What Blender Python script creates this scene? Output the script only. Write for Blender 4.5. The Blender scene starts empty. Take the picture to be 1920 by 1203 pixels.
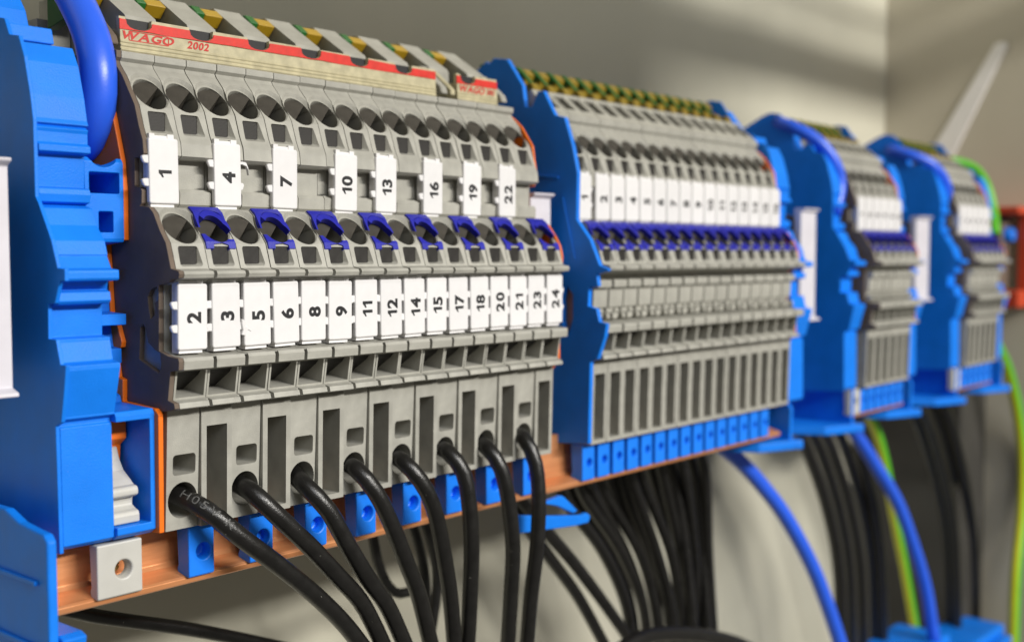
import bpy, bmesh, math, random, json
from mathutils import Vector, Matrix, Quaternion
random.seed(7)
sc = bpy.context.scene
COL = sc.collection

# ------------------------------------------------------------------ camera (1 unit = 1 cm)
cam_d = bpy.data.cameras.new('camera')
cam = bpy.data.objects.new('camera', cam_d); COL.objects.link(cam); sc.camera = cam
yaw, pitch = math.radians(40.318), math.radians(-3.291)
fwd = Vector((math.cos(yaw)*math.cos(pitch), math.sin(yaw)*math.cos(pitch), math.sin(pitch)))
cam.rotation_euler = fwd.to_track_quat('-Z', 'Y').to_euler()
cam.location = (-8.937, -13.381, 0.0)
cam_d.sensor_width = 36.0; cam_d.lens = 36.0*2200/1920
cam_d.clip_start = 0.1; cam_d.clip_end = 1000
cam_d.dof.use_dof = True; cam_d.dof.focus_distance = 16.9; cam_d.dof.aperture_fstop = 0.205

# ------------------------------------------------------------------ world and lamps
w = bpy.data.worlds.new('World'); sc.world = w; w.use_nodes = True
bg = w.node_tree.nodes['Background']; bg.inputs[0].default_value = (1.0, 0.94, 0.80, 1); bg.inputs[1].default_value = 0.165
def area(name, loc, target, size, power, col, size_y=None):
    d = bpy.data.lights.new(name, 'AREA'); d.shape = 'SQUARE'; d.size = size; d.shape = 'RECTANGLE' if size_y else 'SQUARE'; d.size_y = size_y or size; d.energy = power; d.color = col
    o = bpy.data.objects.new(name, d); COL.objects.link(o); o.location = loc
    o.rotation_euler = (Vector(target)-Vector(loc)).to_track_quat('-Z', 'Y').to_euler(); return o
# the long fluorescent ceiling lamp of the room behind the photographer: high, in front
tg = Vector((12, 1, -1)); az = math.radians(6); el = math.radians(24)
kd = Vector((math.sin(az)*math.cos(el), -math.cos(az)*math.cos(el), math.sin(el)))
area('room_lamp', tg+kd*110, tg, 50, 152000, (1.0, 0.965, 0.90), 7)
# added fill lamp, no such source in view: broad, soft, front and left
az2 = math.radians(-20); el2 = math.radians(33)
wd = Vector((math.sin(az2)*math.cos(el2), -math.cos(az2)*math.cos(el2), math.sin(el2)))
area('window_light', tg+wd*110, tg, 40, 36000, (0.95, 0.97, 1.0))
sc.view_settings.view_transform = 'Standard'; sc.view_settings.look = 'None'
sc.view_settings.exposure = 0.0; sc.view_settings.gamma = 1.0
sc.cycles.use_denoising = True; sc.cycles.max_bounces = 6

# ------------------------------------------------------------------ materials
def mat(name, col, rough=0.5, var=0.0, vscale=3.0, bump=0.0, bscale=60.0, metal=0.0, spec=0.5, stretch=None, col2=None, speck=0.0):
    m = bpy.data.materials.new(name); m.use_nodes = True
    nt = m.node_tree; b = nt.nodes['Principled BSDF']
    b.inputs['Roughness'].default_value = rough; b.inputs['Metallic'].default_value = metal
    b.inputs['Specular IOR Level'].default_value = spec
    b.inputs['Base Color'].default_value = (*col, 1)
    tc = nt.nodes.new('ShaderNodeTexCoord'); mp = nt.nodes.new('ShaderNodeMapping')
    nt.links.new(tc.outputs['Object'], mp.inputs[0])
    if stretch: mp.inputs['Scale'].default_value = stretch
    last = None
    if var > 0:
        n = nt.nodes.new('ShaderNodeTexNoise'); n.inputs['Scale'].default_value = vscale; n.inputs['Detail'].default_value = 5
        nt.links.new(mp.outputs[0], n.inputs['Vector'])
        r = nt.nodes.new('ShaderNodeValToRGB'); nt.links.new(n.outputs['Fac'], r.inputs[0])
        c2 = col2 or tuple(c*(1-var) for c in col)
        r.color_ramp.elements[0].position = 0.32; r.color_ramp.elements[0].color = (*c2, 1)
        r.color_ramp.elements[1].position = 0.68; r.color_ramp.elements[1].color = (*[min(1, c*(1+var*0.4)) for c in col], 1)
        last = r.outputs[0]
        mr = nt.nodes.new('ShaderNodeMapRange'); mr.inputs['To Min'].default_value = max(0, rough-0.08); mr.inputs['To Max'].default_value = rough+0.1
        nt.links.new(n.outputs['Fac'], mr.inputs[0]); nt.links.new(mr.outputs[0], b.inputs['Roughness'])
    if speck > 0:   # dust specks
        v = nt.nodes.new('ShaderNodeTexVoronoi'); v.inputs['Scale'].default_value = 4.0
        nt.links.new(tc.outputs['Object'], v.inputs['Vector'])
        mth = nt.nodes.new('ShaderNodeMath'); mth.operation = 'LESS_THAN'; mth.inputs[1].default_value = speck
        nt.links.new(v.outputs['Distance'], mth.inputs[0])
        mx = nt.nodes.new('ShaderNodeMix'); mx.data_type = 'RGBA'
        nt.links.new(mth.outputs[0], mx.inputs[0])
        if last: nt.links.new(last, mx.inputs[6])
        else: mx.inputs[6].default_value = (*col, 1)
        mx.inputs[7].default_value = (0.5, 0.48, 0.42, 1); last = mx.outputs[2]
    if last: nt.links.new(last, b.inputs['Base Color'])
    if bump > 0:
        n2 = nt.nodes.new('ShaderNodeTexNoise'); n2.inputs['Scale'].default_value = bscale; n2.inputs['Detail'].default_value = 3
        nt.links.new(mp.outputs[0], n2.inputs['Vector'])
        bp = nt.nodes.new('ShaderNodeBump'); bp.inputs['Strength'].default_value = bump; bp.inputs['Distance'].default_value = 0.01
        nt.links.new(n2.outputs['Fac'], bp.inputs['Height']); nt.links.new(bp.outputs[0], b.inputs['Normal'])
    return m
M = {}
def vary(m, a=0.05):
    nt = m.node_tree; b = nt.nodes['Principled BSDF']; l = b.inputs['Base Color'].links[0]; src = l.from_socket
    oi = nt.nodes.new('ShaderNodeObjectInfo'); mr = nt.nodes.new('ShaderNodeMapRange'); mr.inputs['To Min'].default_value = 1-a; mr.inputs['To Max'].default_value = 1+a
    hs = nt.nodes.new('ShaderNodeHueSaturation')
    nt.links.new(oi.outputs['Random'], mr.inputs[0]); nt.links.new(mr.outputs[0], hs.inputs['Value']); nt.links.new(src, hs.inputs['Color']); nt.links.new(hs.outputs[0], b.inputs['Base Color'])
M['grey'] = mat('grey_plastic', (0.365, 0.357, 0.316), 0.47, 0.16, 3.5, 0.45, 60, speck=0.012)
vary(M['grey'], 0.05)
M['paleface'] = mat('pale_grey_plastic', (0.50, 0.49, 0.45), 0.42, 0.06, 2.5, 0.2, 60)
M['dark'] = mat('dark_grey_plastic', (0.15, 0.115, 0.09), 0.7, 0.15, 3, 0.4, 70, spec=0.15)
M['blue'] = mat('blue_plastic', (0.004, 0.19, 0.80), 0.45, 0.10, 1.8, 0.45, 55, spec=0.3, speck=0.012)
M['clampblue'] = mat('clamp_blue_plastic', (0.006, 0.195, 0.86), 0.38, 0.08, 3, 0.2, 50)
M['deepblue'] = mat('deep_blue_plastic', (0.012, 0.015, 0.33), 0.4, 0.1, 4, 0.2, 60)
M['orange'] = mat('orange_plastic', (0.85, 0.165, 0.004), 0.45, 0.08, 3, 0.2, 60)
M['white'] = mat('white_plastic', (0.70, 0.69, 0.695), 0.42, 0.03, 5, 0.12, 50)
M['paint'] = mat('white_paint', (0.85, 0.83, 0.80), 0.5, 0.03, 3)  # white of the bar that stands in for a light streak
M['lilacwhite'] = mat('carrier_white_plastic', (0.60, 0.58, 0.63), 0.5, 0.05, 3, 0.12, 50)
vary(M['white'], 0.03)
M['ink'] = mat('black_ink', (0.01, 0.01, 0.012), 0.6, 0.2, 40)
M['black'] = mat('black_cable_sheath', (0.0095, 0.009, 0.0085), 0.30, 0.3, 6, 0.5, 45, speck=0.022)
M['bluecable'] = mat('blue_cable_sheath', (0.025, 0.12, 0.80), 0.33, 0.08, 2, 0.15, 30)
M['well'] = mat('dark_inner_metal', (0.046, 0.040, 0.031), 0.5, 0.25, 6, 0.2, 30)  # clamp metal, kept dark to stand in for shade inside the round holes
M['deepwell'] = mat('black_inner_metal', (0.017, 0.015, 0.013), 0.5, 0.25, 6, 0.2, 30)  # near-black that stands in for shade deep in the openings
M['cream'] = mat('cream_plastic', (0.47, 0.425, 0.275), 0.5, 0.22, 6, 0.3, 60)
M['red'] = mat('red_plastic', (0.62, 0.022, 0.012), 0.5, 0.15, 8, 0.3, 60)
M['redink'] = mat('red_ink', (0.55, 0.03, 0.02), 0.6, 0.3, 20)
M['green'] = mat('green_plastic', (0.015, 0.13, 0.02), 0.45, 0.1, 5, 0.2, 60)
M['yellow'] = mat('yellow_plastic', (0.42, 0.26, 0.012), 0.45, 0.1, 5, 0.2, 60)
M['olive'] = mat('dull_yellow_plastic', (0.24, 0.165, 0.012), 0.45, 0.1, 5)
M['brightyellow'] = mat('yellow_sheath', (0.62, 0.62, 0.02), 0.35, 0.06, 3, 0.1, 30)
M['brightgreen'] = mat('green_sheath', (0.10, 0.46, 0.02), 0.35, 0.06, 3, 0.1, 30)
M['steel'] = mat('steel', (0.45, 0.43, 0.40), 0.35, 0.2, 8, 0.1, 30, metal=0.9)
M['brass'] = mat('brass', (0.6, 0.42, 0.15), 0.3, 0.2, 8, metal=1.0)
M['cu'] = mat('copper', (0.76, 0.335, 0.145), 0.38, 0.14, 3.0, 0.22, 22, metal=0.45, stretch=(0.25, 3, 3), col2=(0.68, 0.275, 0.11))
M['print'] = mat('cable_print', (0.10, 0.10, 0.097), 0.6, 0.5, 30)
M['devred'] = mat('rust_red_plastic', (0.50, 0.05, 0.012), 0.5, 0.1, 3)
M['wall'] = mat('cabinet_paint', (0.545, 0.525, 0.425), 0.55, 0.05, 0.35, 0.25, 8)
M['wall2'] = mat('cabinet_side_paint', (0.52, 0.48, 0.38), 0.5, 0.06, 0.3, 0.25, 8)
M['darksteel'] = mat('dark_painted_steel', (0.05, 0.047, 0.042), 0.5, 0.3, 0.5, 0.2, 8)  # dark tone of the box added over the lower side wall

# ------------------------------------------------------------------ mesh helpers
def newmesh(bm, name, m):
    bmesh.ops.recalc_face_normals(bm, faces=bm.faces)
    me = bpy.data.meshes.new(name); bm.to_mesh(me); bm.free(); me.materials.append(m); return me
def obj(name, me, parent=None, **props):
    o = bpy.data.objects.new(name, me); COL.objects.link(o); o.parent = parent
    for k, v in props.items(): o[k] = v
    return o
def empty(name, loc, label, cat, group=None):
    o = bpy.data.objects.new(name, None); COL.objects.link(o); o.location = loc; o.empty_display_size = 0.3
    o['label'] = label; o['category'] = cat
    if group: o['group'] = group
    return o
def tag(o, label, cat, group=None):
    o['label'] = label; o['category'] = cat
    if group: o['group'] = group
    return o
def prism(pts, x0, x1, bm=None):
    """polygon in (y, z) extruded along x"""
    bm = bm or bmesh.new()
    a = [bm.verts.new((x0, y, z)) for y, z in pts]; b = [bm.verts.new((x1, y, z)) for y, z in pts]
    n = len(pts)
    bm.faces.new(a); bm.faces.new(b[::-1])
    for i in range(n): bm.faces.new((a[i], b[i], b[(i+1) % n], a[(i+1) % n]))
    return bm
def prism_xz(pts, y0, y1, bm=None):
    bm = bm or bmesh.new()
    a = [bm.verts.new((x, y0, z)) for x, z in pts]; b = [bm.verts.new((x, y1, z)) for x, z in pts]
    n = len(pts)
    bm.faces.new(a); bm.faces.new(b[::-1])
    for i in range(n): bm.faces.new((a[i], b[i], b[(i+1) % n], a[(i+1) % n]))
    return bm
def box(x0, x1, y0, y1, z0, z1, bm=None):
    return prism([(y0, z0), (y1, z0), (y1, z1), (y0, z1)], x0, x1, bm)
def tube(c, axis, r0, r1, length, n=28, ux=1.0, uy=1.0, bm=None, back=0.0):
    """cone frustum from c-back*axis to c+length*axis"""
    bm = bm or bmesh.new()
    ax = Vector(axis).normalized(); e1 = Vector((1, 0, 0)); e2 = ax.cross(e1).normalized(); e1 = e2.cross(ax).normalized()
    c = Vector(c); A = []; B = []
    for i in range(n):
        t = 2*math.pi*i/n; d = e1*math.cos(t)*ux+e2*math.sin(t)*uy
        A.append(bm.verts.new(c-ax*back+d*r0)); B.append(bm.verts.new(c+ax*length+d*r1))
    bm.faces.new(A); bm.faces.new(B[::-1])
    for i in range(n): bm.faces.new((A[i], B[i], B[(i+1) % n], A[(i+1) % n]))
    return bm
def rrect(x0, x1, z0, z1, r, n=4):
    out = []
    for cx, cz, a0 in ((x1-r, z1-r, 0), (x0+r, z1-r, 90), (x0+r, z0+r, 180), (x1-r, z0+r, 270)):
        for k in range(n+1):
            a = math.radians(a0+90*k/n); out.append((cx+r*math.cos(a), cz+r*math.sin(a)))
    return out
def bake(bm, m, cutters=(), bevel=0.0, seg=2, name='mesh', angle=35):
    me = newmesh(bm, name, m)
    o = bpy.data.objects.new('tmp', me); COL.objects.link(o)
    tmp = []
    for cb in cutters:
        cm = newmesh(cb, 'cut', m); co = bpy.data.objects.new('tmpc', cm); COL.objects.link(co); tmp.append(co)
        md = o.modifiers.new('b', 'BOOLEAN'); md.operation = 'DIFFERENCE'; md.object = co; md.solver = 'EXACT'
    if bevel > 0:
        md = o.modifiers.new('v', 'BEVEL'); md.width = bevel; md.segments = seg; md.limit_method = 'ANGLE'
        md.angle_limit = math.radians(angle); md.use_clamp_overlap = True; md.harden_normals = False
    dg = bpy.context.evaluated_depsgraph_get(); dg.update()
    out = bpy.data.meshes.new_from_object(o.evaluated_get(dg), depsgraph=dg); out.name = name
    if not out.materials: out.materials.append(m)
    for c in tmp: bpy.data.objects.remove(c)
    bpy.data.objects.remove(o)
    return out
def smooth(me, angle=35):
    me.shade_auto_smooth if False else None
    bm = bmesh.new(); bm.from_mesh(me)
    for f in bm.faces: f.smooth = True
    for e in bm.edges:
        if len(e.link_faces) == 2 and e.calc_face_angle(0) > math.radians(angle): e.smooth = False
        elif len(e.link_faces) != 2: e.smooth = False
    bm.to_mesh(me); bm.free(); return me

_tx = {}
def _glyph(ch, bold):
    """one character as (verts, faces) with its left edge at 0"""
    k = (ch, bold)
    if k in _tx: return _tx[k]
    if ch == '1':       # upright with a flag
        w_ = 0.10+bold*1.4
        pts = [(0.20, 0.0), (0.20, 0.50), (0.02, 0.42), (0.02, 0.52), (0.13, 0.60), (0.215, 0.70), (0.20+w_, 0.70), (0.20+w_, 0.0)]
        vs = [(x, y, 0) for x, y in pts]; fs = [(0, 1, 6, 7), (1, 4, 5, 6), (1, 2, 3, 4)]
        out = (vs, fs, 0.20+w_)
    else:
        c = bpy.data.curves.new('t', 'FONT'); c.body = ch; c.size = 1; c.offset = bold; c.resolution_u = 4
        o = bpy.data.objects.new('t', c); COL.objects.link(o)
        dg = bpy.context.evaluated_depsgraph_get(); dg.update()
        me = bpy.data.meshes.new_from_object(o.evaluated_get(dg), depsgraph=dg); bpy.data.objects.remove(o)
        mn = min(v.co.x for v in me.vertices)
        vs = [(v.co.x-mn, v.co.y, 0) for v in me.vertices]; fs = [tuple(p.vertices) for p in me.polygons]
        out = (vs, fs, max(v[0] for v in vs))
    _tx[k] = out; return out
def text_mesh(s, m, bold=0.02, gap=0.09):
    k = (s, m.name, bold, gap)
    if k in _tx: return _tx[k]
    V = []; Fs = []; x = 0
    for ch in s:
        if ch == ' ': x += 0.3; continue
        vs, fs, wd_ = _glyph(ch, bold); b = len(V)
        V += [(a+x, b_, c_) for a, b_, c_ in vs]; Fs += [tuple(q+b for q in f) for f in fs]; x += wd_+gap
    xs = [v[0] for v in V]; ys = [v[1] for v in V]; cx, cy = (min(xs)+max(xs))/2, (min(ys)+max(ys))/2
    me = bpy.data.meshes.new('lettering'); me.from_pydata([(a-cx, b-cy, 0) for a, b, _ in V], [], Fs)
    me.materials.append(m); _tx[k] = me; return me

# ------------------------------------------------------------------ terminal block housing
FRONT = [(1.95, 2.79), (1.30, 2.79), (1.22, 2.77), (1.22, 2.68), (1.27, 2.635), (1.24, 2.58), (1.09, 2.42), (0.80, 2.00), (0.70, 1.70), (0.62, 1.52),
         (0.60, 1.34), (0.66, 1.30), (0.82, 1.29), (0.83, 0.90), (0.70, 0.89), (0.66, 0.84), (0.67, 0.68), (0.72, 0.64), (0.50, 0.62),
         (0.40, 0.54), (0.25, 0.30), (0.12, 0.14), (0.01, -0.20), (-0.16, -0.23), (-0.18, -0.27), (-0.16, -0.32), (0.0, -0.34),
         (0.06, -0.38), (0.30, -0.42), (0.32, -1.30), (0.10, -1.36), (-0.12, -1.375), (-0.14, -1.42), (-0.13, -1.53), (0.06, -1.56),
         (0.13, -1.95), (-0.01, -1.98), (-0.03, -2.05), (0.08, -2.08), (0.27, -2.11)]
def taper(x0, x1, z0, z1, r, y0, y1, gx, gz):
    """rounded rectangular pit whose mouth is wider to the right and below"""
    bm = bmesh.new(); n = 4
    f = rrect(x0-0.3*gx, x1+gx, z0-gz, z1+0.2*gz, r, n); b = rrect(x0, x1, z0, z1, r, n)
    A = [bm.verts.new((x, y0, z)) for x, z in f]; B = [bm.verts.new((x, y1, z)) for x, z in b]
    bm.faces.new(A); bm.faces.new(B[::-1]); k = len(A)
    for i in range(k): bm.faces.new((A[i], B[i], B[(i+1) % k], A[(i+1) % k]))
    return bm
def housing(kind):
    W = 0.507
    F = list(FRONT)
    if kind[1] == 'second':
        deck = [(4.4, 3.5), (3.0, 3.5), (2.9, 3.05), (2.3, 3.05), (2.15, 3.24), (1.90, 3.24), (1.88, 3.28), (1.80, 3.31), (1.74, 3.22), (1.34, 2.90), (1.27, 2.84)]
        F = [(1.22, 2.80)]+F[3:]
        k = F.index((0.30, -0.42))
        F[k:k+2] = [(0.32, -0.42), (0.32, -0.50), (0.12, -0.52), (0.10, -0.56), (0.11, -0.66), (0.22, -0.68), (0.24, -1.06), (0.30, -1.08), (0.30, -1.16), (0.14, -1.18), (0.14, -1.28), (0.3, -1.32)]
    elif kind[1] == 'solid': deck = [(4.4, 3.95), (2.75, 3.95), (2.62, 3.86), (1.97, 3.44), (1.93, 3.36)]
    else: deck = [(4.4, 3.5), (3.5, 3.5), (3.4, 2.4), (2.15, 2.4), (2.02, 2.82)]
    low = [(0.30, -2.7), (0.36, -3.76), (4.4, -3.9)] if kind[0] == 'cable' else [(0.24, -2.15), (0.28, -3.76), (4.4, -3.9)]
    body = prism(deck+F+low, 0.0, W)
    c = []
    n1 = Vector((0.20, 0.81, -0.58))      # into the block, square to the upper slanted face
    c.append(tube((0.262, 0.955, 2.235), (0, 0.81, -0.58), 0.305, 0.238, 0.055, uy=1.2, back=0.03))
    c.append(tube((0.262, 0.95, 2.20), n1, 0.241, 0.225, 0.55, uy=1.2, back=0.25))
    c.append(tube((0.315, 1.0, 2.08), (0.03, 0.97, -0.22), 0.17, 0.15, 2.2, back=0.0, uy=1.15))
    c.append(taper(0.10, 0.385, 1.67, 1.93, 0.03, 0.66, 0.79, 0.065, 0.04))
    c.append(prism_xz(rrect(0.10, 0.385, 1.67, 1.93, 0.03), 0.6, 3.2))
    n2 = Vector((0.20, 0.78, -0.62))
    c.append(tube((0.262, 0.30, 0.385), (0, 0.78, -0.62), 0.305, 0.238, 0.055, uy=1.16, back=0.03))
    c.append(tube((0.262, 0.30, 0.35), n2, 0.241, 0.225, 0.55, back=0.25, uy=1.18))
    c.append(tube((0.315, 0.42, 0.25), (0.03, 0.97, -0.22), 0.17, 0.15, 2.2, back=0.0, uy=1.15))
    c.append(taper(0.09, 0.395, -0.145, 0.10, 0.04, -0.02, 0.115, 0.06, 0.035)); c.append(prism_xz(rrect(0.09, 0.395, -0.145, 0.10, 0.03), -0.1, 3.0))
    c.append(prism([(-0.3, -1.572), (3.2, -1.572), (3.2, -1.86), (0.5, -1.88), (-0.3, -1.975)], 0.03, 0.475))
    c.append(box(0.36, 0.46, -0.3, -0.012, -1.995, -1.90))
    for y1, z0, z1 in ((-0.005, -0.335, -0.20), (0.05, -1.555, -1.38), (0.07, -2.075, -1.96)): c.append(box(0.463, 0.6, -0.4, y1, z0, z1))
    if kind[1] == 'second':
        c.append(prism([(1.36, 3.4), (1.39, 2.93), (1.9, 2.4), (2.6, 2.4), (2.2, 2.85), (1.73, 3.24), (1.70, 3.4)], 0.09, 0.42))
        c.append(box(0.445, 0.6, -0.1, 0.30, -0.68, -0.49)); c.append(box(0.47, 0.6, -0.1, 0.5, -1.06, -0.68)); c.append(box(0.43, 0.6, -0.1, 0.45, -1.30, -1.06))
        c.append(prism_xz([(0.14, -1.30), (0.36, -1.30), (0.25, -1.07)], 0.0, 0.9))
    if kind[0] == 'cable':
        c.append(taper(0.11, 0.41, -2.98, -2.73, 0.05, 0.25, 1.3, 0.05, 0.03))
        c.append(tube((0.26, 0.36, -3.36), (0, 1, 0.05), 0.247, 0.18, 1.3, back=0.35, uy=1.08))
    else:
        c.append(prism_xz(rrect(0.085, 0.425, -3.68, -2.37, 0.01), 0.0, 3.3))
    return bake(body, M['grey'], c, bevel=0.014, seg=2, name='housing')
H_cable = housing(('cable', 'open'))
H_slot = housing(('slot', 'solid'))
H_slot2 = housing(('slot', 'second'))

# pusher inserts for the lower tier: blue plate with a round hole, following the slanted face
def pusher():
    p0, p1 = Vector((0.505, 0.635)), Vector((0.115, 0.155))
    d = (p1-p0).normalized(); nrm = Vector((-0.78, 0.62)).normalized()
    a, b = p0+nrm*0.0, p0+nrm*0.022
    pts = [p0-nrm*0.05, p0+nrm*0.02, Vector((0.40, 0.56))+nrm*0.02, Vector((0.25, 0.315))+nrm*0.02, p1+nrm*0.02, Vector((0.085, 0.065))+nrm*0.012, Vector((0.12, 0.05))-nrm*0.05, p1-nrm*0.05]
    bm = prism([(q.x, q.y) for q in pts], 0.012, 0.495)
    c = [tube((0.27, 0.30, 0.35), (0, 0.78, -0.62), 0.232, 0.232, 0.5, back=0.4, uy=1.2), prism_xz([(0.10, -0.2), (0.40, -0.2), (0.38, 0.12), (0.28, 0.15), (0.14, 0.13)], -0.3, 1.3), box(0.30, 0.6, -0.2, 1, 0.20, 0.44), box(-0.1, 0.1, -0.2, 1, 0.27, 0.36)]
    me = bake(bm, M['deepblue'], c, bevel=0.006, seg=1, name='blue_pusher')
    # hood: half tube liner over the top of the hole
    bm = bmesh.new(); bm.from_mesh(me)
    return me
PUSH = pusher()
def hood():
    bm = bmesh.new(); ax = Vector((0, 0.78, -0.62)).normalized(); e1 = Vector((1, 0, 0)); e2 = Vector((0, 0.62, 0.78))
    c = Vector((0.262, 0.27, 0.345)); rings = []
    for i in range(17):
        t = math.radians(-12+i*150/16); d = e1*math.cos(t)+e2*math.sin(t)*1.2
        w0 = 0.165 if i > 2 else 0.165+0.02*(3-i)
        rings.append([bm.verts.new(c+d*0.238-ax*0.05), bm.verts.new(c+d*w0-ax*0.045), bm.verts.new(c+d*(w0+0.01)+ax*0.06), bm.verts.new(c+d*0.238+ax*0.06)])
    for i in range(16):
        for j in range(4): bm.faces.new((rings[i][j], rings[i+1][j], rings[i+1][(j+1) % 4], rings[i][(j+1) % 4]))
    bm.faces.new(rings[0]); bm.faces.new(rings[-1][::-1])
    return newmesh(bm, 'pusher_hood', M['deepblue'])
HOOD = hood()
# green and yellow pushers on the open deck
def deckpush(x0, x1, m):
    bm = prism([(1.98, 3.30), (2.05, 3.40), (2.60, 3.84), (2.9, 3.9), (2.9, 3.62), (2.66, 3.6), (2.30, 3.32), (2.2, 3.1), (2.0, 3.1)], x0, x1)
    return bake(bm, m, (), 0.01, 1, 'deck_pusher')
DG = bake(prism([(2.46, 3.77), (2.62, 3.90), (3.2, 3.95), (3.2, 3.3), (2.7, 3.4), (2.5, 3.7)], 0.0, 0.16), M['green'], (), 0.01, 1, 'green_pusher')
DY = bake(prism([(2.46, 3.76), (2.62, 3.88), (3.2, 3.93), (3.2, 3.61), (2.62, 3.60)], 0.165, 0.50), M['yellow'], (), 0.01, 1, 'yellow_pusher')
DYL = bake(prism([(1.93, 3.40), (2.0, 3.49), (2.13, 3.46), (2.13, 3.25), (1.93, 3.25)], 0.22, 0.44), M['olive'], (), 0.01, 1, 'yellow_pusher')
DG2 = bake(prism([(2.12, 3.42), (2.62, 3.90), (3.2, 3.95), (3.2, 3.5), (2.8, 3.5), (2.5, 3.72), (2.12, 3.36)], 0.0, 0.09), M['green'], (), 0.01, 1, 'green_pusher')
DY2 = bake(prism([(2.50, 3.76), (2.62, 3.88), (3.2, 3.93), (3.2, 3.5), (2.62, 3.5)], 0.17, 0.44), M['olive'], (), 0.01, 1, 'yellow_pusher')
SPR = bake(prism([(1.15, 2.28), (1.6, 2.0), (1.6, 1.9), (1.1, 2.2)], 0.1, 0.4), M['steel'], (), 0.0, 1, 'clamp_spring')

def round_clamp(c, n, uy):  # dark clamp plug whose colour also fills the hole with shade
    n = Vector(n).normalized()
    c = Vector(c); bmx = tube(c+n*0.075, n, 0.226, 0.215, 0.5, uy=uy)
    # deeper half to the lower right, along a slanting edge
    e1 = Vector((1, 0, 0)); e2 = n.cross(e1).normalized()
    if e2.z < 0: e2 = -e2
    d = (e1*0.72+e2*0.70).normalized(); p = (e1*0.70-e2*0.72).normalized()
    cb = bmesh.new(); o = c+n*0.0+p*0.02
    q = [o-d*0.5, o+d*0.5, o+d*0.5+p*0.5, o-d*0.5+p*0.5]
    A = [cb.verts.new(v) for v in q]; B = [cb.verts.new(v+n*0.38) for v in q]
    cb.faces.new(A); cb.faces.new(B[::-1])
    for i in range(4): cb.faces.new((A[i], B[i], B[(i+1) % 4], A[(i+1) % 4]))
    return bake(bmx, M['well'], (cb,), 0.0, 1, 'round_clamp')
RC1 = round_clamp((0.262, 0.95, 2.20), (0.20, 0.81, -0.58), 1.18)
RC2 = round_clamp((0.262, 0.30, 0.35), (0.20, 0.78, -0.62), 1.16)
SW1 = bake(box(0.102, 0.383, 0.80, 2.9, 1.672, 1.928), M['deepwell'], (), 0, 1, 'square_well')  # solid dark fillers, their colour stands in for shade in the openings
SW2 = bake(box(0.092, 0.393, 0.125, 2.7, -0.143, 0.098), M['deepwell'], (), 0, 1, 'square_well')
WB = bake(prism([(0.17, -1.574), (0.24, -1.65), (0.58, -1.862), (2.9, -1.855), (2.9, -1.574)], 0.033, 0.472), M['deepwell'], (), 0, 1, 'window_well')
P = 0.52
ORD = ['first', 'second', 'third', 'fourth', 'fifth', 'sixth', 'seventh', 'eighth', 'ninth', 'tenth', 'eleventh', 'twelfth', 'thirteenth', 'fourteenth', 'fifteenth', 'sixteenth']
def block(x, kind, label, group):
    t = empty('terminal_block', (x, random.uniform(-.007, .007), random.uniform(-.004, .004)), label, 'terminal block', group)
    me = {'cable': H_cable, 'slot': H_slot, 'slot2': H_slot2}[kind]
    obj('housing', me, t)
    obj('round_clamp', RC1, t); obj('round_clamp', RC2, t); obj('square_well', SW1, t); obj('square_well', SW2, t); obj('window_well', WB, t)
    if kind != 'cable':
        obj('pusher', PUSH, t); obj('pusher_hood', HOOD, t)
    if kind != 'slot':
        obj('green_pusher', DG if kind == 'cable' else DG2, t); obj('yellow_pusher', DY if kind == 'cable' else DY2, t)
    if kind == 'slot2': obj('yellow_tab', DYL, t)
    return t
WORDS = ['', 'one', 'two', 'three', 'four', 'five', 'six', 'seven', 'eight', 'nine', 'ten', 'eleven', 'twelve', 'thirteen', 'fourteen', 'fifteen', 'sixteen', 'seventeen', 'eighteen', 'nineteen', 'twenty', 'twenty-one', 'twenty-two', 'twenty-three', 'twenty-four']
LOWNUM = [2, 3, 5, 6, 8, 9, 11, 12, 14, 15, 17, 18, 20, 21, 23, 24]
for i in range(16):
    if i % 2 == 0: lab = 'grey terminal block holding a thick black cable, under white tag %s' % WORDS[LOWNUM[i]]
    else: lab = 'grey terminal block with an empty tall slot, under white tag %s' % WORDS[LOWNUM[i]]
    block(i*P, 'cable' if i % 2 == 0 else 'slot', lab, 'grey terminal blocks of the front row')
G2X = 9.56
for i in range(16):
    block(G2X+i*P, 'slot2', 'empty grey terminal block of the second group, under upper tag %s' % WORDS[i+1], 'grey terminal blocks of the second group')
G3X, G4X = 22.5, 30.45
for i in range(6): block(G3X+i*P, 'slot2', '%s blurred grey terminal block from the left in the third group' % ORD[i], 'grey terminal blocks of the third group')
for i in range(6): block(G4X+i*P, 'slot2', '%s blurred grey terminal block from the left in the farthest group' % ORD[i], 'grey terminal blocks of the farthest group')

# ------------------------------------------------------------------ marker tags
def tagmesh(h, tw=0.055):
    """front plate y 0..0.10, top z=0 to -h, legs behind"""
    bm = prism_xz(rrect(0, 0.462, -h, 0, 0.035), 0.0, 0.085)
    me1 = bake(bm, M['white'], (), 0.022, 3, 'tag_plate', 60)
    bm = bmesh.new(); bm.from_mesh(me1)
    box(0.035, 0.40, 0.04, 0.20, -h-0.045, 0.035, bm); box(0.03, 0.11, 0.03, 0.10, 0.0, 0.058, bm); box(0.31, 0.41, 0.03, 0.10, 0.0, 0.055, bm)          # foot at the back that clips under the ledges
    return newmesh(bm, 'tag_plate', M['white'])
TAGL, TAGU = tagmesh(0.885), tagmesh(0.885)
def prong(side, z):
    s = -1 if side == 'l' else 1
    x0 = 0.02 if s < 0 else 0.442
    k = 1.35 if s < 0 else 1.0
    pts = [(x0, z+0.055), (x0+s*0.07*k, z+0.05), (x0+s*0.085*k, z+0.02), (x0+s*0.06*k, z-0.05), (x0, z-0.06)]
    return prism_xz(pts, 0.02, 0.075)
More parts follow.
